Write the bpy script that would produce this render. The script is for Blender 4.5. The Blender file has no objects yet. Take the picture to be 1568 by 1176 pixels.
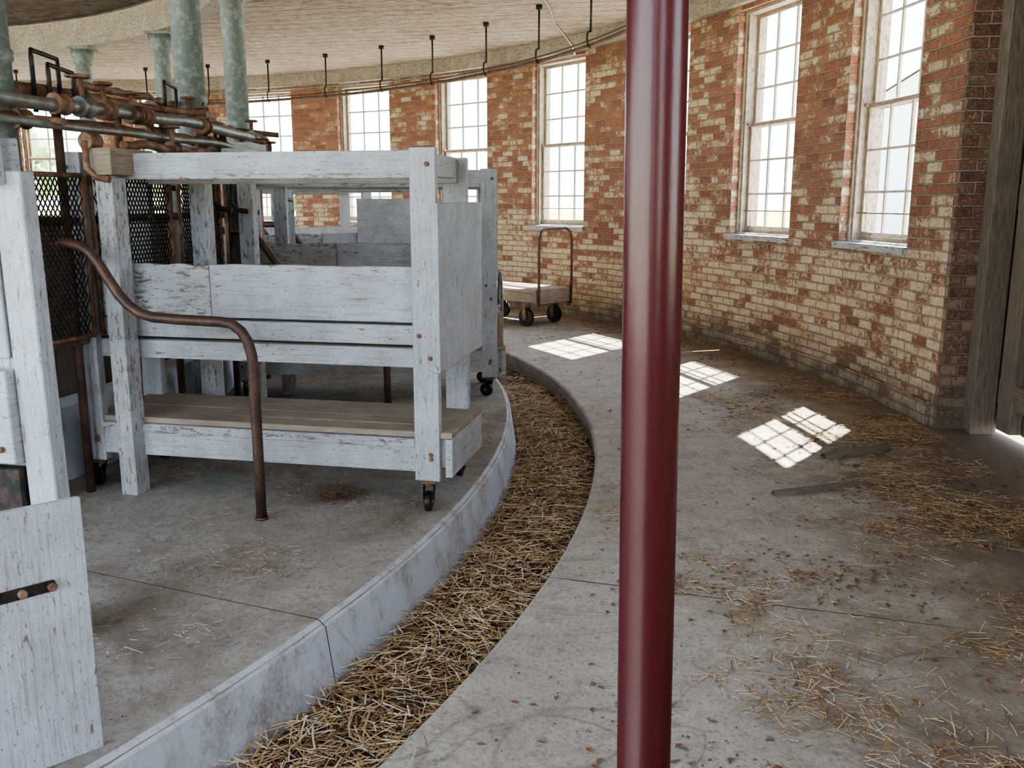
import bpy, math, random
from mathutils import Vector, Matrix, noise
random.seed(7)
D=math.radians
CX,CY=-7.99,6.04          # centre of the round barn
def pol(R,t,z=0.0):
    t=D(t); return Vector((CX+R*math.cos(t),CY+R*math.sin(t),z))

# ------------------------------------------------------------------ materials
class N:
    def __init__(s,name):
        s.m=bpy.data.materials.new(name); s.m.use_nodes=True
        s.t=s.m.node_tree; s.b=s.t.nodes['Principled BSDF']
    def n(s,k,**kw):
        x=s.t.nodes.new(k)
        for a,b in kw.items(): setattr(x,a,b)
        return x
    def l(s,a,b): s.t.links.new(a,b)
    def coord(s,kind='UV',scale=(1,1,1),rot=(0,0,0)):
        c=s.n('ShaderNodeTexCoord'); m=s.n('ShaderNodeMapping')
        m.inputs['Scale'].default_value=scale; m.inputs['Rotation'].default_value=rot
        s.l(c.outputs[kind],m.inputs[0]); return m.outputs[0]
    def noise(s,vec,scale,detail=6,rough=.6,dist=0):
        x=s.n('ShaderNodeTexNoise'); x.inputs['Scale'].default_value=scale
        x.inputs['Detail'].default_value=detail; x.inputs['Roughness'].default_value=rough
        x.inputs['Distortion'].default_value=dist
        s.l(vec,x.inputs['Vector']); return x.outputs['Fac']
    def ramp(s,f,stops):
        r=s.n('ShaderNodeValToRGB'); e=r.color_ramp.elements
        while len(e)<len(stops): e.new(.5)
        for i,(p,c) in enumerate(stops):
            e[i].position=p
            e[i].color=(c,c,c,1) if isinstance(c,(int,float)) else (*c,1)
        s.l(f,r.inputs[0]); return r.outputs[0]
    def mix(s,f,a,b,mode='MIX'):
        x=s.n('ShaderNodeMix',data_type='RGBA',blend_type=mode)
        for i,v in ((0,f),(6,a),(7,b)):
            if isinstance(v,(int,float)): x.inputs[i].default_value=v
            elif isinstance(v,tuple): x.inputs[i].default_value=(*v,1)
            else: s.l(v,x.inputs[i])
        return x.outputs[2]
    def math(s,op,a,b=0.0):
        x=s.n('ShaderNodeMath',operation=op)
        for i,v in ((0,a),(1,b)):
            if isinstance(v,(int,float)): x.inputs[i].default_value=v
            else: s.l(v,x.inputs[i])
        return x.outputs[0]
    def maprange(s,f,a,b,c,d):
        x=s.n('ShaderNodeMapRange'); s.l(f,x.inputs[0])
        for i,v in enumerate((a,b,c,d)): x.inputs[i+1].default_value=v
        return x.outputs[0]
    def col(s,c):
        if isinstance(c,tuple): s.b.inputs['Base Color'].default_value=(*c,1)
        else: s.l(c,s.b.inputs['Base Color'])
    def rough(s,v): s.b.inputs['Roughness'].default_value=v
    def bump(s,h,st=.4,d=.01):
        x=s.n('ShaderNodeBump'); x.inputs['Strength'].default_value=st; x.inputs['Distance'].default_value=d
        s.l(h,x.inputs['Height']); s.l(x.outputs[0],s.b.inputs['Normal'])

def mat_paintwood(name,base=(.49,.53,.58),chip=.655,wood=(.13,.10,.075),dirt=(.30,.295,.28)):
    m=N(name); vs=m.coord('UV',(3,26,1))
    vo=m.coord('Object',(1,1,1))
    g=m.noise(vs,3,5,.6)
    ch=m.noise(m.coord('UV',(4,14,1)),3.4,8,.76)
    big=m.noise(vo,4.2,4,.6)
    mask=m.math('ADD',m.math('MULTIPLY',ch,.84),m.math('MULTIPLY',big,.16))
    f=m.ramp(mask,[(chip-.07,0),(chip-.055,1)])
    d=m.ramp(m.noise(vo,3.1,8,.75),[(.38,0),(.68,.9)])
    c=m.mix(d,base,dirt)
    c=m.mix(m.ramp(m.noise(m.coord('UV',(1.5,45,1)),2.5,4,.65),[(.36,.6),(.48,0)]),c,(.25,.245,.24))
    c=m.mix(m.ramp(m.noise(m.coord('UV',(24,50,1)),2.5,4,.65),[(.60,0),(.66,.85)]),c,(.15,.12,.10))
    c=m.mix(f,c,m.mix(g,wood,(.28,.23,.18)))
    m.col(c); m.rough(.62)
    m.bump(m.math('SUBTRACT',g,m.math('MULTIPLY',f,.8)),.5,.006)
    return m.m
def mat_oldwood(name,a=(.20,.15,.10),b=(.42,.36,.28)):
    m=N(name); g=m.noise(m.coord('UV',(2.5,30,1)),3,6,.65)
    bg=m.noise(m.coord('Object'),2.5,4,.6)
    c=m.mix(m.ramp(g,[(.3,0),(.7,1)]),a,b); c=m.mix(m.ramp(bg,[(.4,0),(.7,.5)]),c,(.12,.10,.08)); m.col(c); m.rough(.85); m.bump(g,.5,.005)
    return m.m
def mat_brick(name,paint=(.58,.455,.305),thr=.580,bricks=((.42,.155,.085),(.20,.070,.05)),pl=(.80,.70,.54),tint=(.50,.26,.145)):
    m=N(name); v=m.coord('UV')
    wob=m.n('ShaderNodeTexNoise'); wob.inputs['Scale'].default_value=5; m.l(v,wob.inputs['Vector'])
    vm=m.n('ShaderNodeVectorMath',operation='MULTIPLY_ADD'); m.l(wob.outputs['Color'],vm.inputs[0]); vm.inputs[1].default_value=(.016,.016,0); m.l(v,vm.inputs[2])
    def brick(c1,c2,mo):
        b=m.n('ShaderNodeTexBrick'); b.inputs['Scale'].default_value=1
        b.inputs['Brick Width'].default_value=.215; b.inputs['Row Height'].default_value=.074
        b.inputs['Mortar Size'].default_value=.008; b.inputs['Mortar Smooth'].default_value=.5
        b.inputs['Color1'].default_value=(*c1,1); b.inputs['Color2'].default_value=(*c2,1); b.inputs['Mortar'].default_value=(*mo,1)
        m.l(vm.outputs[0],b.inputs['Vector']); return b
    b=brick(bricks[0],bricks[1],(.38,.31,.23)); r=brick((0,0,0),(1,1,1),(.2,.2,.2))
    big=m.noise(m.coord('Object'),1.1,4,.6); fine=m.noise(v,19,8,.78); mid=m.noise(v,4.5,5,.7)
    s=m.math('ADD',m.math('MULTIPLY',r.outputs['Color'],.11),m.math('MULTIPLY',fine,.46))
    s=m.math('ADD',s,m.math('MULTIPLY',mid,.30)); s=m.math('ADD',s,m.math('MULTIPLY',big,.24))
    sep=m.n('ShaderNodeSeparateXYZ'); m.l(m.coord('UV'),sep.inputs[0])
    s=m.math('ADD',s,m.maprange(sep.outputs['Y'],.7,1.8,-.038,.024))
    f=m.ramp(s,[(thr-.035,1),(thr-.015,0)])
    pc=m.mix(m.ramp(fine,[(.38,0),(.58,.9)]),paint,pl)
    pc=m.mix(m.ramp(r.outputs['Color'],[(.45,0),(1,.7)]),pc,tint)
    pc=m.mix(m.ramp(m.noise(v,2.3,6,.75),[(.50,0),(.66,.7)]),pc,(.46,.25,.14))
    pc=m.mix(m.ramp(m.noise(v,44,5,.75),[(.54,0),(.63,.7)]),pc,(.21,.135,.095))
    pc=m.mix(m.math('MULTIPLY',b.outputs['Fac'],.6),pc,(.23,.175,.12))
    bc=m.mix(m.ramp(fine,[(.4,0),(.7,.45)]),b.outputs['Color'],(.50,.31,.21))
    bc=m.mix(m.ramp(m.noise(v,70,4,.7),[(.58,0),(.64,.7)]),bc,(.62,.53,.41))
    c=m.mix(f,bc,pc)
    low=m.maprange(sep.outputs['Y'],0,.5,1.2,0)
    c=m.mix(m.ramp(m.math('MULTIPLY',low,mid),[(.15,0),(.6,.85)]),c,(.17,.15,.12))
    m.col(c); m.rough(.9)
    h=m.math('ADD',m.math('MULTIPLY',b.outputs['Fac'],-1.0),m.math('MULTIPLY',fine,.7))
    h=m.math('ADD',h,m.math('MULTIPLY',f,.3)); h=m.math('ADD',h,m.math('MULTIPLY',r.outputs['Color'],.3))
    m.bump(h,1.0,.018); return m.m
def mat_concrete(name,a=(.36,.338,.30),b=(.51,.485,.44),dirt=(.21,.17,.13),amt=.6,white=None,ring=None):
    m=N(name); v=m.coord('Object')
    n1=m.noise(v,1.3,7,.7,.3); n2=m.noise(v,7,8,.7); n3=m.noise(v,60,4,.7)
    c=m.mix(m.ramp(n2,[(.3,0),(.7,1)]),a,b)
    c=m.mix(m.ramp(n1,[(.46,0),(.66,amt)]),c,dirt)
    if ring:
        mp=m.n('ShaderNodeVectorMath',operation='DISTANCE'); m.l(v,mp.inputs[0]); mp.inputs[1].default_value=(CX,CY,0)
        k=m.maprange(mp.outputs['Value'],8.9,10.8,-.20,.38)
        k=m.math('ADD',k,m.math('MULTIPLY',m.noise(v,2.6,9,.78),1.0))
        c=m.mix(m.ramp(k,[(.50,0),(.80,.85)]),c,(.165,.125,.085))
    k2=m.noise(v,4.4,10,.8)
    c=m.mix(m.ramp(k2,[(.53,0),(.62,.5)]),c,(.20,.16,.12))
    n4=m.noise(v,22,8,.8)
    c=m.mix(m.ramp(n4,[(.55,0),(.63,.6)]),c,(.17,.138,.105))
    c=m.mix(m.ramp(n3,[(.38,.5),(.5,0)]),c,(.18,.16,.13))
    if white: c=m.mix(m.ramp(m.noise(m.coord('Object',(1,1,.5)),5,8,.75),[(.48,.85),(.60,0)]),c,white)
    cn=m.noise(v,.8,3,.5,1.2)
    cr=m.ramp(m.math('ABSOLUTE',m.math('SUBTRACT',cn,.5)),[(.0,.4),(.0012,0)])
    c=m.mix(cr,c,(.12,.1,.08))
    m.col(c); m.rough(.9)
    m.bump(m.math('ADD',n2,m.math('MULTIPLY',n3,.3)),.5,.010); return m.m
def mat_metal(name,c1,c2,metal=.3,rough=.55,scale=14,thr=.5):
    m=N(name); v=m.coord('Object'); n=m.noise(v,scale,7,.7)
    m.col(m.mix(m.ramp(n,[(thr-.05,0),(thr+.08,1)]),c1,c2)); m.b.inputs['Metallic'].default_value=metal; m.rough(rough)
    m.bump(n,.25,.003); return m.m
def mat_plain(name,c,rough=.8,var=.3,scale=8):
    m=N(name); n=m.noise(m.coord('Object'),scale,5,.6)
    m.col(m.mix(n,tuple(x*(1-var) for x in c),tuple(min(1,x*(1+var)) for x in c))); m.rough(rough); return m.m

M={}
M['white']=mat_paintwood('white_paint_wood')
M['whiteworn']=mat_paintwood('white_paint_worn',chip=.612)
M['wood']=mat_oldwood('old_wood')
M['shelf']=mat_oldwood('dusty_shelf_wood',(.29,.245,.195),(.45,.39,.32))
M['greywood']=mat_oldwood('grey_weathered_wood',(.085,.066,.050),(.26,.22,.18))
M['frame']=mat_paintwood('window_frame_paint',base=(.48,.41,.32),chip=.60,wood=(.18,.13,.09),dirt=(.28,.23,.175))
M['muntin']=mat_paintwood('window_muntin_paint',base=(.60,.56,.49),chip=.63,wood=(.25,.2,.15),dirt=(.40,.36,.30))  # bar colour raised above the frame's to look lit
M['plate']=mat_paintwood('wall_plate_wood',base=(.44,.40,.345),chip=.60,wood=(.20,.14,.10),dirt=(.28,.23,.18))
M['brick']=mat_brick('painted_brick')
M['brickred_shaded']=mat_brick('bare_brick_shaded',thr=.555,bricks=((.20,.090,.07),(.10,.048,.042)),paint=(.30,.23,.165),pl=(.36,.28,.21),tint=(.22,.11,.075))  # darker brick, with the shade of the unlit door jamb in its colour
M['lane']=mat_concrete('lane_concrete',ring=True,amt=.35)
M['plat']=mat_concrete('platform_concrete',(.29,.275,.25),(.42,.40,.37),(.155,.13,.105),.8)
M['curb']=mat_concrete('curb_concrete',(.36,.365,.36),(.50,.505,.51),(.28,.265,.24),.3,white=(.55,.59,.66))
M['soil']=mat_plain('dark_soil',(.085,.055,.035),.95,.5)
M['rust']=mat_metal('rusty_pipe',(.15,.078,.05),(.27,.165,.11),.25,.65)
M['darkrust']=mat_metal('dark_pipe',(.085,.055,.045),(.15,.085,.062),.4,.5)
M['teal']=mat_metal('grey_green_paint',(.145,.170,.168),(.26,.29,.285),.0,.5,22,.54)
M['black']=mat_metal('black_iron',(.02,.02,.02),(.06,.045,.035),.6,.5)
M['galv']=mat_metal('galvanised',(.25,.27,.27),(.19,.16,.13),.5,.45)
M['straw1']=mat_plain('straw_gold',(.46,.32,.16),.7,.3)
M['straw2']=mat_plain('straw_pale',(.72,.61,.44),.7,.3)
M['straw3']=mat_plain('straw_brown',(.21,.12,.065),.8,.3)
M['leaf']=mat_plain('dry_leaf',(.22,.10,.045),.8,.4)
def mat_red():
    m=N('red_gloss_paint'); v=m.coord('Object',(1,1,.4)); n=m.noise(v,34,7,.75)
    m.col(m.mix(m.ramp(n,[(.60,0),(.68,.8)]),(.058,.0040,.006),(.045,.018,.013))); m.rough(.30)
    m.b.inputs['Coat Weight'].default_value=.05; m.bump(m.noise(m.coord('Object',(1,1,.25)),22,4,.6),.22,.004); return m.m
M['red']=mat_red()
def mat_ceil(name,a,b,lo,hi,dk):
    m=N(name); R=(0,0,D(12)); v=m.coord('Object',rot=R)
    sep=m.n('ShaderNodeSeparateXYZ'); m.l(v,sep.inputs[0])
    fr=m.math('FRACT',m.math('MULTIPLY',sep.outputs['Y'],4.0)); gap=m.ramp(fr,[(.0,1),(.09,0)])
    n=m.noise(m.coord('Object',(1.6,4.5,1),R),4,10,.8); n2=m.noise(m.coord('Object'),.9,4,.6)
    f=m.ramp(m.math('ADD',m.math('MULTIPLY',n,.85),m.math('MULTIPLY',n2,.2)),[(lo,0),(hi,1)])
    c=m.mix(f,a,b)
    n3=m.noise(m.coord('Object',(2.6,7,1),R),3.5,9,.8)
    c=m.mix(m.ramp(n3,[(.53,0),(.575,.9)]),c,dk)
    c=m.mix(m.math('MULTIPLY',gap,.85),c,(.10,.07,.045)); m.col(c); m.rough(.9)
    m.bump(m.math('SUBTRACT',m.math('ADD',n,n3),gap),1.0,.03); return m.m
M['ceil']=mat_ceil('peeling_ceiling_boards',(.70,.63,.53),(.42,.33,.235),.52,.60,(.27,.195,.13))
M['ceil2']=mat_ceil('brown_ceiling_boards',(.20,.145,.11),(.42,.36,.30),.50,.60,(.09,.06,.045))
M['grass']=mat_plain('grass',(.30,.34,.06),.95,.25,.6)
M['bounce']=mat_plain('neutral_bounce_ground',(.48,.43,.36),.95,.25,3)  # neutral pale tone for the added bounce ground
M['tree']=mat_plain('tree_foliage_hazed',(.33,.42,.28),.9,.3,3)  # distance haze is mixed into this pale foliage green
M['hwhite']=mat_plain('white_siding',(.66,.70,.75),.8,.08)
M['hroof']=mat_plain('roof_shingle',(.42,.42,.46),.8,.2)
M['hglass']=mat_plain('dark_glass',(.30,.34,.39),.3,.2)

# ------------------------------------------------------------------ mesh builder
class MB:
    def __init__(s): s.v=[];s.f=[];s.mi=[];s.uv=[];s.mats=[];s.sm=[]
    def mid(s,k):
        if k not in s.mats: s.mats.append(k)
        return s.mats.index(k)
    def quad(s,pts,k,uv=None,smooth=False):
        i=len(s.v); s.v+= [tuple(p) for p in pts]; s.f.append(tuple(range(i,i+len(pts))))
        s.mi.append(s.mid(k)); s.uv.append(uv or [(0,0)]*len(pts)); s.sm.append(smooth)
    def box(s,x0,x1,y0,y1,z0,z1,k,M4=None,j=0.0):
        du=random.random()*7
        P=[Vector((x,y,z)) for x in (x0,x1) for y in (y0,y1) for z in (z0,z1)]
        if j: P=[p+Vector((random.uniform(-j,j),random.uniform(-j,j),random.uniform(-j,j))) for p in P]
        L=(x1-x0,y1-y0,z1-z0); la=max(range(3),key=lambda a:L[a])
        for q in ((0,1,3,2),(4,6,7,5),(0,4,5,1),(2,3,7,6),(0,2,6,4),(1,5,7,3)):
            pts=[P[a] for a in q]
            ax=[a for a in range(3) if L[a]>1e-9 and max(abs((p-pts[0])[a]) for p in pts)>L[a]*.5][:2]
            if len(ax)<2: ax=[0,1]
            if la in ax: ax=[la]+[a for a in ax if a!=la]
            uv=[(p[ax[0]]+du,p[ax[1]]+du) for p in pts]
            if M4: pts=[M4@p for p in pts]
            s.quad(pts,k,uv)
    def tube(s,path,r,k,n=10,cap=True):
        path=[Vector(p) for p in path]; N_=len(path); rings=[]
        up=None; L=0
        for i,p in enumerate(path):
            a=path[i-1] if i>0 else p; b=path[i+1] if i<N_-1 else p
            t=(b-a).normalized()
            if up is None:
                up=Vector((0,0,1)) if abs(t.z)<.9 else Vector((1,0,0))
            x=t.cross(up).normalized(); y=x.cross(t).normalized(); up=y
            rr=r[i] if isinstance(r,(list,tuple)) else r
            rings.append([p+(x*math.cos(q)+y*math.sin(q))*rr for q in [2*math.pi*j/n for j in range(n)]])
        base=len(s.v)
        for R in rings: s.v+=[tuple(q) for q in R]
        for i in range(N_-1):
            l=(path[i+1]-path[i]).length
            for j in range(n):
                a=base+i*n+j; b=base+i*n+(j+1)%n
                s.f.append((a,b,b+n,a+n)); s.mi.append(s.mid(k)); s.sm.append(True)
                s.uv.append([(L,j/n),(L,(j+1)/n),(L+l,(j+1)/n),(L+l,j/n)])
            L+=l
        if cap:
            s.f.append(tuple(base+j for j in range(n-1,-1,-1))); s.mi.append(s.mid(k)); s.uv.append([(0,0)]*n); s.sm.append(False)
            o=base+(N_-1)*n
            s.f.append(tuple(o+j for j in range(n))); s.mi.append(s.mid(k)); s.uv.append([(0,0)]*n); s.sm.append(False)
    def lathe(s,prof,t0,t1,n,ks):
        for i in range(n):
            a=t0+(t1-t0)*i/n; b=t0+(t1-t0)*(i+1)/n; L=0
            for j in range(len(prof)-1):
                (R0,z0),(R1,z1)=prof[j],prof[j+1]; l=math.hypot(R1-R0,z1-z0)
                k=ks if isinstance(ks,str) else ks[j]
                Rm=11
                s.quad([pol(R0,a,z0),pol(R0,b,z0),pol(R1,b,z1),pol(R1,a,z1)],k,
                       [(D(a)*Rm,L),(D(b)*Rm,L),(D(b)*Rm,L+l),(D(a)*Rm,L+l)])
                L+=l
    def sector(s,R0,R1,z0,z1,t0,t1,n,k,kend=None,vert=False):
        kend=kend or k; Rm=11
        U=(lambda l:[(q[1],q[0]) for q in l]) if vert else (lambda l:l)
        for i in range(n):
            a=t0+(t1-t0)*i/n; b=t0+(t1-t0)*(i+1)/n; ua,ub=D(a)*Rm,D(b)*Rm
            s.quad([pol(R0,a,z0),pol(R0,a,z1),pol(R0,b,z1),pol(R0,b,z0)],k,U([(ua,z0),(ua,z1),(ub,z1),(ub,z0)]))
            s.quad([pol(R1,a,z0),pol(R1,b,z0),pol(R1,b,z1),pol(R1,a,z1)],k,U([(ua,z0),(ub,z0),(ub,z1),(ua,z1)]))
            s.quad([pol(R0,a,z1),pol(R1,a,z1),pol(R1,b,z1),pol(R0,b,z1)],k,[(ua,R0),(ua,R1),(ub,R1),(ub,R0)])
            s.quad([pol(R0,a,z0),pol(R0,b,z0),pol(R1,b,z0),pol(R1,a,z0)],k,[(ua,R0),(ub,R0),(ub,R1),(ua,R1)])
        for t in (t0,t1):
            s.quad([pol(R0,t,z0),pol(R1,t,z0),pol(R1,t,z1),pol(R0,t,z1)],kend,U([(R0,z0),(R1,z0),(R1,z1),(R0,z1)]))
    def obj(s,name,mat=None,bevel=0,weld=True,parent=None):
        me=bpy.data.meshes.new(name); me.from_pydata(s.v,[],s.f)
        for k in s.mats: me.materials.append(M[k])
        me.polygons.foreach_set('material_index',s.mi); me.polygons.foreach_set('use_smooth',s.sm)
        uvl=me.uv_layers.new(name='UVMap'); flat=[c for f in s.uv for p in f for c in p]
        uvl.data.foreach_set('uv',flat)
        import bmesh
        if weld:
            bm=bmesh.new(); bm.from_mesh(me); bmesh.ops.remove_doubles(bm,verts=bm.verts,dist=1e-5)
            bmesh.ops.recalc_face_normals(bm,faces=bm.faces); bm.to_mesh(me); bm.free()
        me.update()
        o=bpy.data.objects.new(name,me); bpy.context.collection.objects.link(o)
        if mat: o.matrix_world=mat
        if bevel:
            b=o.modifiers.new('bevel','BEVEL'); b.width=bevel; b.segments=1; b.limit_method='ANGLE'; b.angle_limit=D(40)
        if parent: o.parent=parent
        return o
def arcpts(R,z,t0,t1,n): return [pol(R,t0+(t1-t0)*i/n,z) for i in range(n+1)]

# ------------------------------------------------------------------ floors
TA,TB=-78,165
m=MB()
joints=[-78,-52,-35,-17.3,.4,18,36,54,72,90,108,126,144,165]
for a,b in zip(joints,joints[1:]):
    m.lathe([(8.55,-.22),(8.52,-.012),(8.535,0),(11.45,0)],a,b-.05,10,'lane')
    m.quad([pol(8.5,b-.06,-.012),pol(11.45,b-.06,-.012),pol(11.45,b,-.012),pol(8.5,b,-.012)],'soil')
m.obj('floor')
m=MB()
for a,b in zip([-78,-60,-41,-23,-5,13,31,49,67,85,103,121,143],[-60,-41,-23,-5,13,31,49,67,85,103,121,143,165]):
    m.lathe([(5.0,-.2),(5.0,.09),(7.955,.09),(7.985,.068),(8.03,-.22)],a,b-.03,9,['plat','plat','curb','curb'])
m.lathe([(5.0,.078),(7.975,.078),(8.015,-.2)],TA,TB,90,'plat')
m.lathe([(5.66,.09),(5.68,.46),(5.86,.46),(5.90,.09)],-30,100,60,'curb')
m.obj('floor_platform')
m=MB(); m.lathe([(7.98,-.16),(8.16,-.145),(8.35,-.15),(8.58,-.165)],TA,TB,120,'soil'); m.obj('floor_gutter')
m=MB(); m.lathe([(0.01,-.02),(5.02,-.02)],0,360,48,'plat'); m.obj('floor_center')
m=MB(); S=160
m.quad([(-S,-S,-.3),(S,-S,-.3),(S,S,-.3),(-S,S,-.3)],'grass'); m.obj('ground_grass')
m=MB(); m.lathe([(.01,-.27),(34,-.27)],0,360,72,'bounce'); m.obj('ground_bounce_disc')  # unseen disc added over the grass to bounce neutral light inside

# ------------------------------------------------------------------ outer brick wall with window openings
RW,RO=10.85,11.16; ZS,ZT,ZC=1.17,3.35,3.6; HW=2.86
wins=[6.1,16.35,26.75,37.5,48.2,59.0,69.7,80.4,91.2,102,112.8,123.6,134.4,145.2,-27,-38,-49]
m=MB()
def wallrun(t0,t1,ws):
    ws=sorted(ws)
    m.sector(RW,RO,-.05,ZS,t0,t1,int((t1-t0)*1.2),'brick','brickred_shaded')
    m.sector(RW,RO,ZT,ZC+.02,t0,t1,int((t1-t0)*1.2),'brick','brickred_shaded')
    cur=t0
    for w in ws+[None]:
        e=(w-HW) if w is not None else t1
        m.sector(RW,RO,ZS,ZT,cur,e,8,'brick','brick')
        cur=(w+HW) if w is not None else None
wallrun(0,160,[w for w in wins if w>0])
wallrun(-56,-14.5,[w for w in wins if w<0])
m.sector(RW,RO,3.05,ZC,-14.5,0,12,'brick')
m.sector(RW-.004,RO+.004,-.04,ZC,-.25,.0,1,'brickred_shaded')
m.sector(RW-.035,RW,-.05,.16,0.3,160,190,'brick')
m.obj('wall_outer')

def make_window(i,t):
    m=MB(); W=.546; H=ZT-ZS; f=.03
    def B(*a,k='frame'): m.box(*a,k)
    B(-W,-W+f,-.12,.11,0,H); B(W-f,W,-.12,.11,0,H); B(-W+f,W-f,-.12,.11,H-f,H); 
    B(-W+f,-W+f+.022,-.10,-.075,.0,H-f); B(W-f-.022,W-f,-.10,-.075,.0,H-f)
    B(-W+f,W-f,-.035,.11,0,.04)
    B(-W-.02,W+.02,-.24,-.12,-.045,.006,k='whiteworn'); B(-W+f,W-f,-.12,-.035,-.01,.02,k='whiteworn')
    mid=H/2
    for (z0,z1,y) in ((.04,mid+.02,-.03),(mid-.02,H-f,.008)):
        s=.036; x0,x1=-W+f,W-f
        B(x0,x0+s,y,y+.033,z0,z1); B(x1-s,x1,y,y+.033,z0,z1)
        B(x0+s,x1-s,y,y+.033,z0,z0+s+.012); B(x0+s,x1-s,y,y+.033,z1-s,z1)
        for c in (1,2):
            x=x0+s+(x1-x0-2*s)*c/3; B(x-.012,x+.012,y+.005,y+.028,z0+s,z1-s,k='muntin')
        for c in (1,2):
            zc=z0+s+(z1-z0-2*s)*c/3; B(x0+s,x1-s,y+.006,y+.027,zc-.011,zc+.011,k='muntin')
    m.tube([(-W+f,-.055,.24),(W-f,-.055,.24)],.007,'rust',6)
    m.tube([(-W+f+.03,-.06,mid),(-W+f+.05,-.065,mid+.02)],.02,'rust',6)
    B(-W+f,W-f,.085,.10,H*.5-.02,H*.5+.02); 
    p=pol(11.03,t,ZS); a=D(t)
    X=Vector((math.sin(a),-math.cos(a),0)); Y=Vector((math.cos(a),math.sin(a),0))
    Mx=Matrix(((X.x,Y.x,0,p.x),(X.y,Y.y,0,p.y),(0,0,1,p.z),(0,0,0,1)))
    m.obj('window_%d'%i,Mx,bevel=.003)
for i,t in enumerate(wins): make_window(i+1,t)

m=MB(); m.sector(RW-.10,RW+.02,3.39,3.58,0,160,150,'plate'); m.sector(RW-.10,RW+.02,3.39,3.58,-56,0,50,'plate'); m.obj('trim_1')
m=MB(); m.lathe([(5.9,3.58),(11.3,3.58)],-60,165,120,'ceil'); m.lathe([(5.9,3.70),(11.3,3.70)],-60,165,120,'ceil2'); m.obj('ceiling')
m=MB(); m.lathe([(0.02,3.60),(6.0,3.60)],0,360,48,'ceil2'); m.obj('ceiling_center')
m=MB(); m.sector(5.92,6.06,3.27,3.57,-78,165,110,'plate'); m.obj('trim_2')

# ------------------------------------------------------------------ door at right
m=MB()
def polbox(m,R0,R1,t0,t1,z0,z1,k,vert=True): m.sector(R0,R1,z0,z1,t0,t1,1,k,vert=vert)
polbox(m,11.02,11.20,-.78,-.26,0,3.05,'greywood')
polbox(m,11.00,11.15,-1.12,-.80,0,3.05,'greywood')
polbox(m,10.98,11.20,-14.4,-13.6,0,3.05,'greywood')
polbox(m,10.98,11.20,-14.4,-.3,2.95,3.2,'greywood',False)
for i in range(14):
    a=-.3-i*1.03; polbox(m,11.203+.008*(i%2),11.235,a-1.03,a,.05,3.2,'greywood')
for z in (.22,1.45,2.6): polbox(m,11.15,11.20,-13.6,-1.15,z,z+.16,'greywood',False)
polbox(m,11.12,11.20,-2.4,-1.5,.06,3.0,'greywood')
m.obj('door_1',bevel=.004)

# ------------------------------------------------------------------ overhead trolley track
m=MB(); m.tube(arcpts(9.38,3.0,-40,120,140),.02,'darkrust',8)
m.tube(arcpts(9.38,3.045,-40,120,140),.010,'darkrust',6)
for t in [-33,-26,-19,-12,-5,2,8,14.5,21,28,35,42,48.5,55.5,62.5,69.5,76.5,83.5,90,97,104,111]:
    p=pol(9.38,t); m.tube([(p.x,p.y,3.57),(p.x,p.y,3.12)],.012,'black',6)
    o=pol(9.38,t+.35)-p; o.normalize(); n=Vector((-o.y,o.x,0))
    q=[Vector((p.x,p.y,3.14))+n*a+Vector((0,0,b)) for a,b in ((0,0),(.035,-.03),(.04,-.09),(.03,-.15),(0,-.165))]
    m.tube(q,.010,'black',6)
    m.tube([(p.x,p.y,3.575),(p.x,p.y,3.53)],.035,'black',8)
m.obj('ceiling_trolley_track')
m=MB(); m.tube(arcpts(10.725,3.34,75,35,30)+[pol(10.4,33,3.37),pol(9.9,31,3.52),pol(9.4,27,3.55),pol(8.6,20,3.55)],.014,'galv',8); m.obj('ceiling_conduit')

# ------------------------------------------------------------------ columns
def column(t,R=6.0,r=.090):
    m=MB(); p=pol(R,t)
    m.tube([(0,0,.09),(0,0,.10)],.15,'teal',20)
    m.tube([(0,0,.10),(0,0,.13),(0,0,.15),(0,0,2.1),(0,0,2.11),(0,0,2.15),(0,0,2.16),(0,0,3.06),(0,0,3.08),(0,0,3.12),(0,0,3.16),(0,0,3.24)],[.13,.13,r,r,r*1.12,r*1.12,r,r,r*1.2,r*1.2,r*1.35,r*1.45],'teal',28)
    m.box(-.13,.13,-.13,.13,3.24,3.268,'teal')
    m.obj('support_column',Matrix.Translation((p.x,p.y,0)))
for t in (-18,-1.3,17,45,60.5,78,96,-36): column(t)

# ------------------------------------------------------------------ red pole (leans very slightly)
m=MB(); m.tube([(0,0,0.001),(0,0,.012)],.11,'red',24)
m.tube([(0,0,.012),(0,0,.03),(0,0,.05),(-.0130,0,1.2),(-.028,0,2.6),(-.0382,0,3.54),(-.0382,0,3.55)],[.075,.07,.0515,.0515,.0515,.0515,.0515],'red',48)
m.tube([(-.0382,0,3.55),(-.0382,0,3.575)],.1,'red',24)
m.obj('red_steel_pole',Matrix.Translation((.260,1.6,0)))

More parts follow.
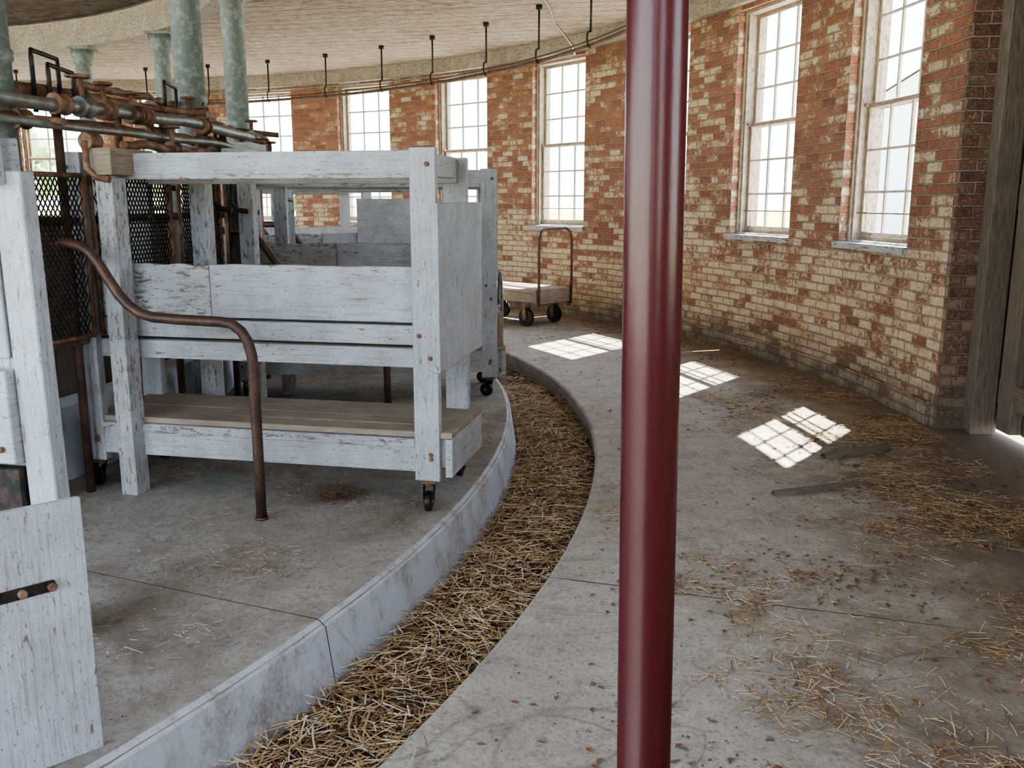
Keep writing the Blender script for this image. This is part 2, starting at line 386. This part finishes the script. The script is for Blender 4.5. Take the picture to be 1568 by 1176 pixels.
# ------------------------------------------------------------------ wooden carts
def plank_jag(m,x0,x1,y0,y1,z0,z1,k,amp=.012,n=26,sd=0):
    du=random.random()*5
    def top(x):
        v=noise.noise(Vector((x*7+sd,sd,0)))*amp+noise.noise(Vector((x*2.3+sd,3,0)))*amp
        return z1+min(v,amp*.3)
    for i in range(n):
        xa=x0+(x1-x0)*i/n; xb=x0+(x1-x0)*(i+1)/n
        za,zb=top(xa),top(xb)
        m.quad([(xa,y0,z0),(xb,y0,z0),(xb,y0,zb),(xa,y0,za)],k,[(xa+du,z0),(xb+du,z0),(xb+du,zb),(xa+du,za)])
        m.quad([(xa,y1,z0),(xa,y1,za),(xb,y1,zb),(xb,y1,z0)],k,[(xa+du,z0),(xa+du,za),(xb+du,zb),(xb+du,z0)])
        m.quad([(xa,y0,za),(xb,y0,zb),(xb,y1,zb),(xa,y1,za)],'wood',[(xa+du,0),(xb+du,0),(xb+du,.05),(xa+du,.05)])
        m.quad([(xa,y0,z0),(xa,y1,z0),(xb,y1,z0),(xb,y0,z0)],k)
    for x,z in ((x0,top(x0)),(x1,top(x1))):
        m.quad([(x,y0,z0),(x,y1,z0),(x,y1,z),(x,y0,z)],k)
def caster(m,x,y,ang,h=.145):
    r=.048; T=Matrix.Translation((x,y,0))@Matrix.Rotation(ang,4,'Z')
    m.box(-.045,.045,-.035,.035,h-.012,h,'rust',T)
    m.tube([T@Vector((0,0,h-.012)),T@Vector((0,0,h-.03))],.025,'rust',12)
    for sx in (-.022,.022):
        for e in (1,1.15):
            m.quad([T@Vector((-.022,sx*e,h-.02)),T@Vector((.022,sx*e,h-.02)),T@Vector((.04,sx*e,r-.01)),T@Vector((.012,sx*e,r-.01))],'black')
    m.tube([T@Vector((.026,-.014,r)),T@Vector((.026,.014,r))],r,'black',20)
    m.tube([T@Vector((.026,-.028,r)),T@Vector((.026,.028,r))],.012,'rust',8)
def make_cart(px,py,rotdeg,L=1.73,endpanel=False,backbox=False,hoop=False,sd=0):
    m=MB(); W=.52; k='white'; j=.002
    for x in (0,-L):
        for y in (0,W):
            m.box(x-.058,x+.058,y-.024,y+.024,.145+(.01 if y else 0),1.64-(.02 if y else 0),k,None,j)
            caster(m,x,y+.005,random.uniform(0,6))
    x0,x1=-L-.05,.05; yf,yb=.026,W-.026
    m.box(-L-.02,.02,yf,yf+.035,1.515,1.632,k,None,j); m.box(-L-.02,.02,yb-.035,yb,1.50,1.61,k,None,j)
    m.box(-L+.06,-.06,yf-.012,yf-.001,1.512,1.535,'whiteworn',None,.001)
    for x in (0.0,-L): m.box(x-.02,x+.02,yf+.036,yb-.036,1.52,1.62,k,None,j)
    plank_jag(m,-L+.06,-L*.62,yf,yf+.034,.865,1.118,'whiteworn',.02,18,sd+1)
    plank_jag(m,-L*.62+.006,.02,yf-.006,yf+.034,.872,1.122,k,.008,18,sd+2)
    m.box(x0,x1,yf,yf+.036,.768,.858,k,None,j); m.box(x0-.03,x1-.02,yf-.008,yf+.036,.665,.755,k,None,j)
    m.box(x0,x1,yb-.034,yb,.80,1.05,k,None,j); m.box(x0,x1,yb-.034,yb,.665,.79,k,None,j)
    for x in (-L+.02,-.03): m.box(x-.015,x+.015,yf+.037,yb-.037,.665,1.08,k,None,j)
    for i in range(3): 
        ya=yf+.04+i*.132; m.box(-L,0,ya,ya+.128,.68,.70,'shelf',None,j)
    for i in range(4):
        ya=-.01+i*.14; m.box(-L-.03,.118,ya,ya+.136,.345,.372,'shelf',None,j)
    m.box(-L+.058,-.058,-.022,.012,.185,.343,k,None,j); m.box(-L-.03,.118,.013,.05,.20,.343,k,None,j)
    m.box(-L+.058,-.058,-.028,-.0225,.30,.343,'whiteworn',None,.001)
    m.box(-L-.03,.118,W-.05,W-.02,.20,.343,k,None,j)
    m.box(.085,.12,-.015,W+.02,.165,.343,k,None,j); m.box(-L-.06,-L-.03,-.015,W+.02,.19,.343,k,None,j)
    if endpanel:
        m.box(.040,.075,-.045,.36,.655,1.405,k,None,j); m.box(.040,.077,.363,.74,.66,1.41,k,None,j)
        m.box(.02,.039,.05,.12,.70,1.38,'wood'); m.box(.015,.039,.60,.66,.70,1.38,'wood')
    if backbox:
        m.box(-.72,-.10,yf-.03,yf-.006,.98,1.44,k,None,j)
    if hoop:
        c=Vector((.10,.30,.62))
        m.tube([c+Vector((0,.20*math.cos(q),.27*math.sin(q))) for q in [i*math.pi/14 for i in range(29)]],.012,'galv',8,cap=False)
        m.tube([c+Vector((0,-.20,0)),c+Vector((0,.20,0))],.008,'galv',6)
        m.box(.04,.10,.0,.44,.36,.62,'wood',None,j)
    for x in (0,-L):
        for z in (.27,.25,.72,.82,1.57):
            xx=x+random.uniform(-.03,.03)
            m.tube([(xx,-.024,z),(xx,-.034,z)],.011,'rust',8)
    a=D(rotdeg); return m.obj('wooden_feed_cart',Matrix.Translation((px,py,.09))@Matrix.Rotation(a,4,'Z'),bevel=.003)
make_cart(-.385,4.08,-12,endpanel=True,sd=3)
make_cart(-.165,6.62,4.5,L=1.75,hoop=True,sd=11)
make_cart(-.78,8.96,22,L=1.7,backbox=True,sd=17)
make_cart(-1.75,11.2,40,L=1.7,sd=23)

# stall frame at far left foreground
m=MB(); k='white'
m.box(-.052,.055,-.03,.03,0,1.50,k,None,.002)
m.box(-.16,-.062,.0,.06,0.0,1.50,'whiteworn',None,.003)
m.box(-.30,-.17,.02,.07,0.6,1.50,'whiteworn',None,.003)
m.box(-.9,-.03,.034,.07,1.47,1.60,k,None,.002); m.box(-.16,.005,-.075,-.031,1.46,1.66,k,None,.002)
m.box(-.13,-.08,-.015,-.001,.93,1.28,k,None,.002)
m.box(-.36,-.056,-.06,-.012,.60,.90,k,None,.002); m.box(-.34,-.19,-.04,.0,.93,1.30,'whiteworn',None,.002)
m.box(-.9,-.06,.072,.105,.95,1.12,k,None,.002); m.box(-.9,-.06,.072,.105,.70,.90,'whiteworn',None,.002)
m.box(-.95,-.85,-.03,.03,0,1.62,k)
m.box(-.30,-.056,-.05,-.012,.38,.585,'black'); m.box(-.34,-.056,-.055,-.012,.35,.372,'wood')  # black box stands in for the shade of the hollow below the board
for z in (1.52,1.60,.86,.65): m.tube([(-.1,-.06 if z<1 else -.074,z),(-.1,-.075 if z<1 else -.088,z)],.011,'rust',8)
m.obj('wooden_stall_frame',Matrix.Translation((-1.475,2.80,.09))@Matrix.Rotation(D(-16),4,'Z')@Matrix.Rotation(D(-.9),4,'Y'),bevel=.004)

# gate panel
m=MB(); a=math.atan2(.68,.73)
for i,(x0,x1) in enumerate(((-.27,0),(-.55,-.275),(-.82,-.555))): m.box(x0,x1,-.014,.014,.0,.687+.004*i,'white',None,.0015)
m.box(-.80,-.03,.015,.035,.10,.20,'whiteworn'); m.box(-.80,-.03,.015,.035,.50,.60,'whiteworn')
m.box(-.82,-.085,-.020,-.0145,.465,.495,'black'); m.tube([(-.098,-.0175,.48),(-.08,-.0175,.48)],.015,'black',8)
for x in (-.088,-.155,-.4,-.6): m.tube([(x,-.015,.480),(x,-.032,.480)],.012,'rust',8)
m.box(-.93,-.83,-.04,.04,0,1.1,'white')
m.obj('wooden_gate',Matrix.Translation((-1.085,2.19,.09))@Matrix.Rotation(a,4,'Z'),bevel=.003)

# ------------------------------------------------------------------ stall divider pipes
prof=[(0,.0),(0,.30),(0,.68),(.004,.75),(.02,.81),(.05,.855),(.095,.885),(.15,.893),(.35,.895),(.50,.90),(.57,.915),(.63,.95),(.68,1.0),(.73,1.07),(.77,1.13),(.81,1.18),(.86,1.21),(.93,1.225),(1.05,1.23),(1.30,1.23)]
def divider(t,R=7.17,lim=1.1):
    m=MB(); m.tube([(-a,0,z) for a,z in prof if a<=lim],.0235,'darkrust',14)
    m.tube([(0,0,0),(0,0,.012)],.030,'darkrust',14)
    p=pol(R,t,.09); m.obj('stall_divider_pipe',Matrix.Translation(p)@Matrix.Rotation(D(t),4,'Z'))
for t in (-17,-1.0,15,31,47): divider(t)

# ------------------------------------------------------------------ stanchion row
root=bpy.data.objects.new('cow_stanchion_row',None); bpy.context.collection.objects.link(root)
m=MB()
for R,z,r,k,t0,t1 in ((6.22,1.93,.030,'galv',-26,60),(6.02,2.00,.034,'rust',-17,13),(6.10,1.86,.026,'rust',-20,14),(6.27,1.83,.018,'galv',-26,70),(6.14,1.42,.02,'darkrust',-24,60),(6.14,.85,.02,'rust',-24,60),(5.93,2.08,.020,'rust',-12,6),(6.32,1.77,.022,'rust',-14,7)):
    nn=70
    pts=[pol(R+.012*noise.noise(Vector((i*.35,R*9,0))),t0+(t1-t0)*i/nn,z+.02*noise.noise(Vector((i*.22,R*5,3)))) for i in range(nn+1)]
    m.tube(pts,r,k,12)
for i,t in enumerate(range(-24,61,4)):
    m.tube([pol(6.14,t,.09),pol(6.14,t,1.95)],.021,'rust' if i%2 else 'darkrust',10)
rr=random.Random(5)
def valve(t,R,z,r,k='rust'):
    m.tube([pol(R,t,z),pol(R,t+.15,z),pol(R,t+.16,z),pol(R,t+.55,z),pol(R,t+.56,z),pol(R,t+.7,z)],[r,r,r*.8,r*.8,r,r],k,12)
for i in range(34):
    t=-18+i*.92+rr.uniform(-.3,.3)
    R,z,r=rr.choice(((6.02,2.0,.055),(6.22,1.93,.048),(6.10,1.86,.044),(6.32,1.77,.038)))
    valve(t,R,z,r,rr.choice(('rust','rust','darkrust','galv')))
    w=rr.random()
    if w<.35:
        zz=z+rr.uniform(.09,.14)
        m.tube([pol(R,t+.3,z),pol(R,t+.3,zz)],.013,'rust',8); c=pol(R,t+.3,zz)
        m.tube([c+Vector((.038*math.cos(q),.038*math.sin(q),0)) for q in [j*math.pi/5 for j in range(11)]],.008,'rust',6)
        m.tube([c-Vector((.038,0,0)),c+Vector((.038,0,0))],.006,'rust',6)
    elif w<.7:
        l=rr.uniform(.1,.3)
        m.tube([pol(R,t,z),pol(R,t,z-l),pol(R+.03,t+.2,z-l-.04),pol(R+.09,t+.3,z-l-.05)],.016,rr.choice(('rust','black','galv')),8)
    elif w<.85:
        m.tube([pol(5.95,t,z+.02),pol(6.34,t+.3,z-.02)],.018,'rust',8)
for t,w_,h in ((-16.5,1.5,.27),(-15.6,1.5,.22),(-6.5,1.3,.26),(-1.6,.8,.2)):
    a=pol(6.08,t,1.9); b=pol(6.08,t+w_,1.9)
    m.tube([a,a+Vector((0,0,h-.03)),a+Vector((0,0,h)),b+Vector((0,0,h-.02)),b+Vector((0,0,h-.06)),b+Vector((0,0,.05))],.011,'black',6)
m.obj('pipework',parent=root)
m=MB()
for t in (-15.5,-8.5,-2.5,6,15,24,33,42):
    p=pol(6.36,t)
    T=Matrix.Translation((p.x,p.y,.09))@Matrix.Rotation(D(t+90),4,'Z')
    m.box(-.05,.05,-.045,.045,0,1.52,'whiteworn',T)
m.box(-.24,.24,-.07,.07,0,.06,'white',Matrix.Translation(pol(6.44,-4,1.74))@Matrix.Rotation(D(85),4,'Z'))
m.box(-.16,.16,-.05,.05,.061,.10,'whiteworn',Matrix.Translation(pol(6.44,-3.6,1.74))@Matrix.Rotation(D(89),4,'Z'))
m.box(-.16,.16,-.05,.05,0,.12,'wood',Matrix.Translation(pol(6.38,-14.8,1.62))@Matrix.Rotation(D(76),4,'Z'))
for i in range(22):  # dark plank backing, added to darken the view behind the mesh
    t=-27+i*2.1
    m.sector(5.50,5.525,.0,1.36+.05*rr.random(),t,t+2.06,1,'greywood',vert=True)
m.obj('posts_dark_backing',bevel=.003,parent=root)
def meshpanel(i,t0,t1,z0,z1,R):
    m=MB(); w=D(t1-t0)*R; h=z1-z0; st=.027
    def P(u,z,dr=0): return pol(R+dr,t0+math.degrees(u/R),z)
    for sgn in (1,-1):
        c=-h*0.6
        while c<w+h*.6:
            pts=[]
            for q in range(0,9):
                z=h*q/8; u=c+sgn*z*.6
                if 0<=u<=w: pts.append(P(u,z0+z,.003*sgn))
            if len(pts)>1: m.tube(pts,.0046,'black',4,cap=False)
            c+=st
    for z in (z0,z1): m.tube([P(w*i/8,z) for i in range(9)],.012,'rust',8)
    for u in (0,w): m.tube([P(u,z0),P(u,z1)],.012,'rust',8)
    m.obj('wire_mesh_%d'%i,parent=root)
for i,(a,b) in enumerate(((-19,-15.5),(-15,-9),(-8,-3),(-2,5))): meshpanel(i+1,a,b,.87,1.62,6.2)

# ------------------------------------------------------------------ flatbed trolley near the wall
m=MB(); Lt=1.35; Wt=.66
for i in range(6): m.box(0,Lt,i*Wt/6+.003,(i+1)*Wt/6-.003,.42,.455,'shelf',None,.002)
m.box(0,Lt,.0,.05,.30,.418,'wood'); m.box(0,Lt,Wt-.05,Wt,.30,.418,'wood')
m.box(-.03,.0,-.01,Wt+.01,.28,.46,'wood'); m.box(Lt,Lt+.03,-.01,Wt+.01,.30,.46,'wood'); m.box(.15,.25,.05,Wt-.05,.30,.418,'wood'); m.box(1.05,1.15,.05,Wt-.05,.30,.418,'wood')
m.box(-.005,.02,-.012,.05,.22,.47,'rust')
pts=[(-.045,.03,.26),(-.045,.03,.9),(-.045,.035,1.05),(-.045,.07,1.15),(-.045,.14,1.185),(-.045,Wt-.14,1.185),(-.045,Wt-.07,1.15),(-.045,Wt-.035,1.05),(-.045,Wt-.03,.9),(-.045,Wt-.03,.26)]
m.tube(pts,.016,'darkrust',10)
for x in (.2,1.1):
    for y in (.07,Wt-.07):
        m.tube([(x,y-.025,.11),(x,y+.025,.11)],.11,'black',24); m.tube([(x,y-.04,.11),(x,y+.04,.11)],.035,'rust',12)
        m.box(x-.03,x+.03,y-.045,y-.035,.11,.30,'rust'); m.box(x-.03,x+.03,y+.035,y+.045,.11,.30,'rust')
P_=Vector((.27,11.0))
X=Vector((-.72,.69)).normalized(); Y=Vector((X.y,-X.x))
Mx=Matrix(((X.x,-Y.x,0,P_.x+Y.x*Wt),(X.y,-Y.y,0,P_.y+Y.y*Wt),(0,0,1,0),(0,0,0,1)))
m.obj('flatbed_trolley',Mx,bevel=.003)

# ------------------------------------------------------------------ straw
def straws(name,gen,n,zf,lmin,lmax,w,lift,ks=('straw1','straw1','straw2','straw3')):
    m=MB(); c=0
    while c<n:
        R,t=gen()
        if R is None: continue
        c+=1
        hgt=random.random()
        p=pol(R,t,zf(R,t)+hgt*lift+.002); a=random.uniform(0,math.pi*2); l=random.uniform(lmin,lmax)*(.3+random.random()**2*1.3); ww=w*random.uniform(.5,1.5)
        d=Vector((math.cos(a),math.sin(a),random.uniform(-.15,.15)*min(1,lift*30))); q=Vector((-d.y,d.x,0))
        b=q*random.uniform(-.05,.05)*l
        mid=p+b; e0=p-d*l/2; e1=p+d*l/2
        zmin=zf(R,t)+.001
        for e in (e0,mid,e1):
            e.z=max(e.z,zmin)
            rr_=math.hypot(e.x-CX,e.y-CY)
            if rr_>10.79: e.x=CX+(e.x-CX)*10.79/rr_; e.y=CY+(e.y-CY)*10.79/rr_
        up=Vector((0,0,ww*.6)); k=random.choice(ks)
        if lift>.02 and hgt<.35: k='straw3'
        m.quad([e0-q*ww,mid-q*ww,mid+up,e0+up],k); m.quad([mid-q*ww,e1-q*ww,e1+up,mid+up],k)
        m.quad([e0+up,mid+up,mid+q*ww,e0+q*ww],k); m.quad([mid+up,e1+up,e1+q*ww,mid+q*ww],k)
    return m.obj(name,weld=False)
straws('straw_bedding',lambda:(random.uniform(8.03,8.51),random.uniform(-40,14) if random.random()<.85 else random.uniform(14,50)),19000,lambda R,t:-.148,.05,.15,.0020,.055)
def g_lane():
    R=random.uniform(8.58,10.78); t=random.uniform(-40,60)
    if random.random()<.55: t=random.uniform(-36,6)
    p=pol(R,t); v=noise.noise(Vector((p.x*1.6,p.y*1.6,1)))+noise.noise(Vector((p.x*5,p.y*5,4)))*.6
    edge=max(0,(R-9.4)/1.2)
    if random.random()< max(0,v*.7-.13)+edge**1.5*.8*(1 if p.y<8 else .7)*max(0,.45+v): return R,t
    return None,None
straws('straw_litter',g_lane,32000,lambda R,t:0,.02,.09,.0013,.012,('straw1','straw1','straw2','straw3','straw3'))
def g_plat():
    R=random.uniform(6.1,7.9); t=random.uniform(-32,30)
    p=pol(R,t); v=noise.noise(Vector((p.x*2.2,p.y*2.2,7)))
    if random.random()<max(0,v*1.2+.05): return R,t
    return None,None
straws('straw_scatter',g_plat,7500,lambda R,t:.09,.010,.06,.0012,.005,('straw1','straw2','straw3','greywood'))
def g_clump():
    p=Vector((-.857+random.gauss(0,.06),4.27+random.gauss(0,.05)))
    return math.hypot(p.x-CX,p.y-CY),math.degrees(math.atan2(p.y-CY,p.x-CX))
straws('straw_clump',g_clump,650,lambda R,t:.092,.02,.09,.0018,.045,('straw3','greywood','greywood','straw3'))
m=MB(); c=0
while c<13000:
    plat=random.random()<.22
    if plat: R=random.uniform(6.2,7.9); t=random.uniform(-32,20); p=pol(R,t,.093)
    else: R=random.uniform(8.6,10.75); t=random.uniform(-34,35); p=pol(R,t,.003)
    v=noise.noise(Vector((p.x*1.3,p.y*1.3,9)))+noise.noise(Vector((p.x*6,p.y*6,2)))*.5+ (0 if plat else (R-10)*.42)
    if random.random()>max(.05 if plat else .03,v): continue
    c+=1; a=random.uniform(0,6.28); s=random.choice((.003,.004,.005,.006) if plat else (.003,.004,.005,.007,.009,.016)); d=Vector((math.cos(a),math.sin(a),0))*s; q=Vector((-d.y,d.x,0))*.6
    z=Vector((0,0,s*random.uniform(.1,.5)))
    m.quad([p-d,p-q+z,p+d,p+q+z*.5],random.choice(('leaf','straw3','greywood','greywood')))
for _ in range(90):
    p=Vector((random.gauss(2.3,.30),random.gauss(4.3,.4),.004)); a=random.uniform(0,6.28); s=random.uniform(.012,.034)
    d=Vector((math.cos(a),math.sin(a),0))*s; q=Vector((-d.y,d.x,0))*.5; z=Vector((0,0,s*.3))
    m.quad([p-d,p-d*.3-q+z,p],'leaf'); m.quad([p,p-d*.3-q+z,p+d*.5-q*.6+z,p+d],'leaf'); m.quad([p-d,p,p-d*.2+q+z],'leaf'); m.quad([p,p+d,p+d*.4+q*.7+z,p-d*.2+q+z],'leaf')
m.obj('dry_leaves',weld=False)

def board(x0,y0,x1,y1,w,h=.022):
    m=MB(); L=math.hypot(x1-x0,y1-y0)
    n=10
    for i in range(n):
        u0,u1=L*i/n,L*(i+1)/n
        wa=w*(.35+.65*min(1,4*min(i/n,1-i/n)+.2)); wb=w*(.35+.65*min(1,4*min((i+1)/n,1-(i+1)/n)+.2))
        ja=noise.noise(Vector((u0*9,x0,0)))*.012; jb=noise.noise(Vector((u1*9,x0,0)))*.012
        m.quad([(u0,-wa+ja,h),(u1,-wb+jb,h),(u1,wb+jb,h),(u0,wa+ja,h)],'greywood',[(u0,-wa),(u1,-wb),(u1,wb),(u0,wa)])
        m.quad([(u0,-wa+ja,0),(u1,-wb+jb,0),(u1,-wb+jb,h),(u0,-wa+ja,h)],'greywood'); m.quad([(u0,wa+ja,0),(u0,wa+ja,h),(u1,wb+jb,h),(u1,wb+jb,0)],'greywood')
    m.obj('broken_board',Matrix.Translation((x0,y0,.001))@Matrix.Rotation(math.atan2(y1-y0,x1-x0),4,'Z'))
board(1.36,4.55,1.92,4.74,.026); board(1.86,5.27,2.32,5.45,.045)

# ------------------------------------------------------------------ outside
def house(x,y,rot,w,d,h,k='hwhite'):
    m=MB()
    m.box(-w/2,w/2,-d/2,d/2,0,h,k)
    r=h+w*.32
    m.quad([(-w/2-.4,-d/2-.4,h-.2),(0,-d/2-.4,r),(0,d/2+.4,r),(-w/2-.4,d/2+.4,h-.2)],'hroof'); m.quad([(w/2+.4,-d/2-.4,h-.2),(w/2+.4,d/2+.4,h-.2),(0,d/2+.4,r),(0,-d/2-.4,r)],'hroof')
    for s in (-1,1): m.quad([(-w/2,s*d/2,h),(w/2,s*d/2,h),(0,s*d/2,r-.1)],k)
    for i in range(3):
        for z in (1.2,4.0):
            if z+1.5<h:
                xx=-w/3+i*w/3; m.box(xx-.5,xx+.5,-d/2-.05,-d/2+.05,z,z+1.5,'hglass')
    m.obj('farm_building',Matrix.Translation((x,y,-.3))@Matrix.Rotation(D(rot),4,'Z'))
house(26,58,-25,12,16,5.5); house(44,55,-40,10,18,5)
def tree(x,y,h):
    m=MB(); m.tube([(0,0,0),(.1,0,h*.3),(0,.1,h*.6)],[.3,.2,.1],'wood',8)
    for a in range(5): 
        q=a*1.26; m.tube([(0,0,h*.25),(math.cos(q)*h*.3,math.sin(q)*h*.3,h*.5)],[.12,.05],'wood',6)
    for i in range(34):
        q=random.uniform(0,6.28); rr=random.uniform(0,h*.55); z=h*random.uniform(.22,.9); rr*=math.sin(max(.2,1.2-abs(z/h-.5)))
        c=Vector((math.cos(q)*rr,math.sin(q)*rr,z)); s=h*random.uniform(.09,.16)
        def S(a,b):
            th=math.pi*a/7; ph=2*math.pi*b/8; d=Vector((math.sin(th)*math.cos(ph),math.sin(th)*math.sin(ph),math.cos(th)))
            return c+d*s*(1+.5*noise.noise(d*2.5+c))
        for a in range(7):
            for b in range(8):
                m.quad([S(a,b),S(a+1,b),S(a+1,b+1),S(a,b+1)],'tree')
    m.obj('tree',Matrix.Translation((x,y,-.3)),weld=False)
for x,y,h in ((-30,84,8),(-19,88,6),(-8,92,5),(13,95,4.5),(-42,80,8),(-55,76,8)): tree(x,y,h)

# ------------------------------------------------------------------ light
w=bpy.data.worlds.new('World'); bpy.context.scene.world=w; w.use_nodes=True; nt=w.node_tree
bg=nt.nodes['Background']; tc=nt.nodes.new('ShaderNodeTexCoord'); sp=nt.nodes.new('ShaderNodeSeparateXYZ'); cr=nt.nodes.new('ShaderNodeValToRGB')
nt.links.new(tc.outputs['Generated'],sp.inputs[0]); nt.links.new(sp.outputs['Z'],cr.inputs[0]); nt.links.new(cr.outputs[0],bg.inputs[0])
cr.color_ramp.elements[0].color=(.84,.92,1,1); cr.color_ramp.elements[1].color=(.48,.66,1,1)
bg.inputs[1].default_value=4.2
sd=bpy.data.lights.new('sun','SUN'); sd.energy=24; sd.angle=D(.53); sd.color=(1,.93,.80)
so=bpy.data.objects.new('sun',sd); bpy.context.collection.objects.link(so)
so.rotation_euler=Vector((-.373,-.47,-.80)).to_track_quat('-Z','Y').to_euler(); so.location=(10,20,20)

# ------------------------------------------------------------------ camera
cd=bpy.data.cameras.new('camera'); cd.sensor_width=36; cd.lens=36*1400/1568; cd.clip_start=.05; cd.clip_end=500
co=bpy.data.objects.new('camera',cd); bpy.context.collection.objects.link(co)
co.location=(0,0,1.5); co.rotation_euler=(D(90-11.27),0,0)
bpy.context.scene.camera=co
vs=bpy.context.scene.view_settings; vs.view_transform='AgX'; vs.look='AgX - Medium High Contrast'; vs.exposure=1.05
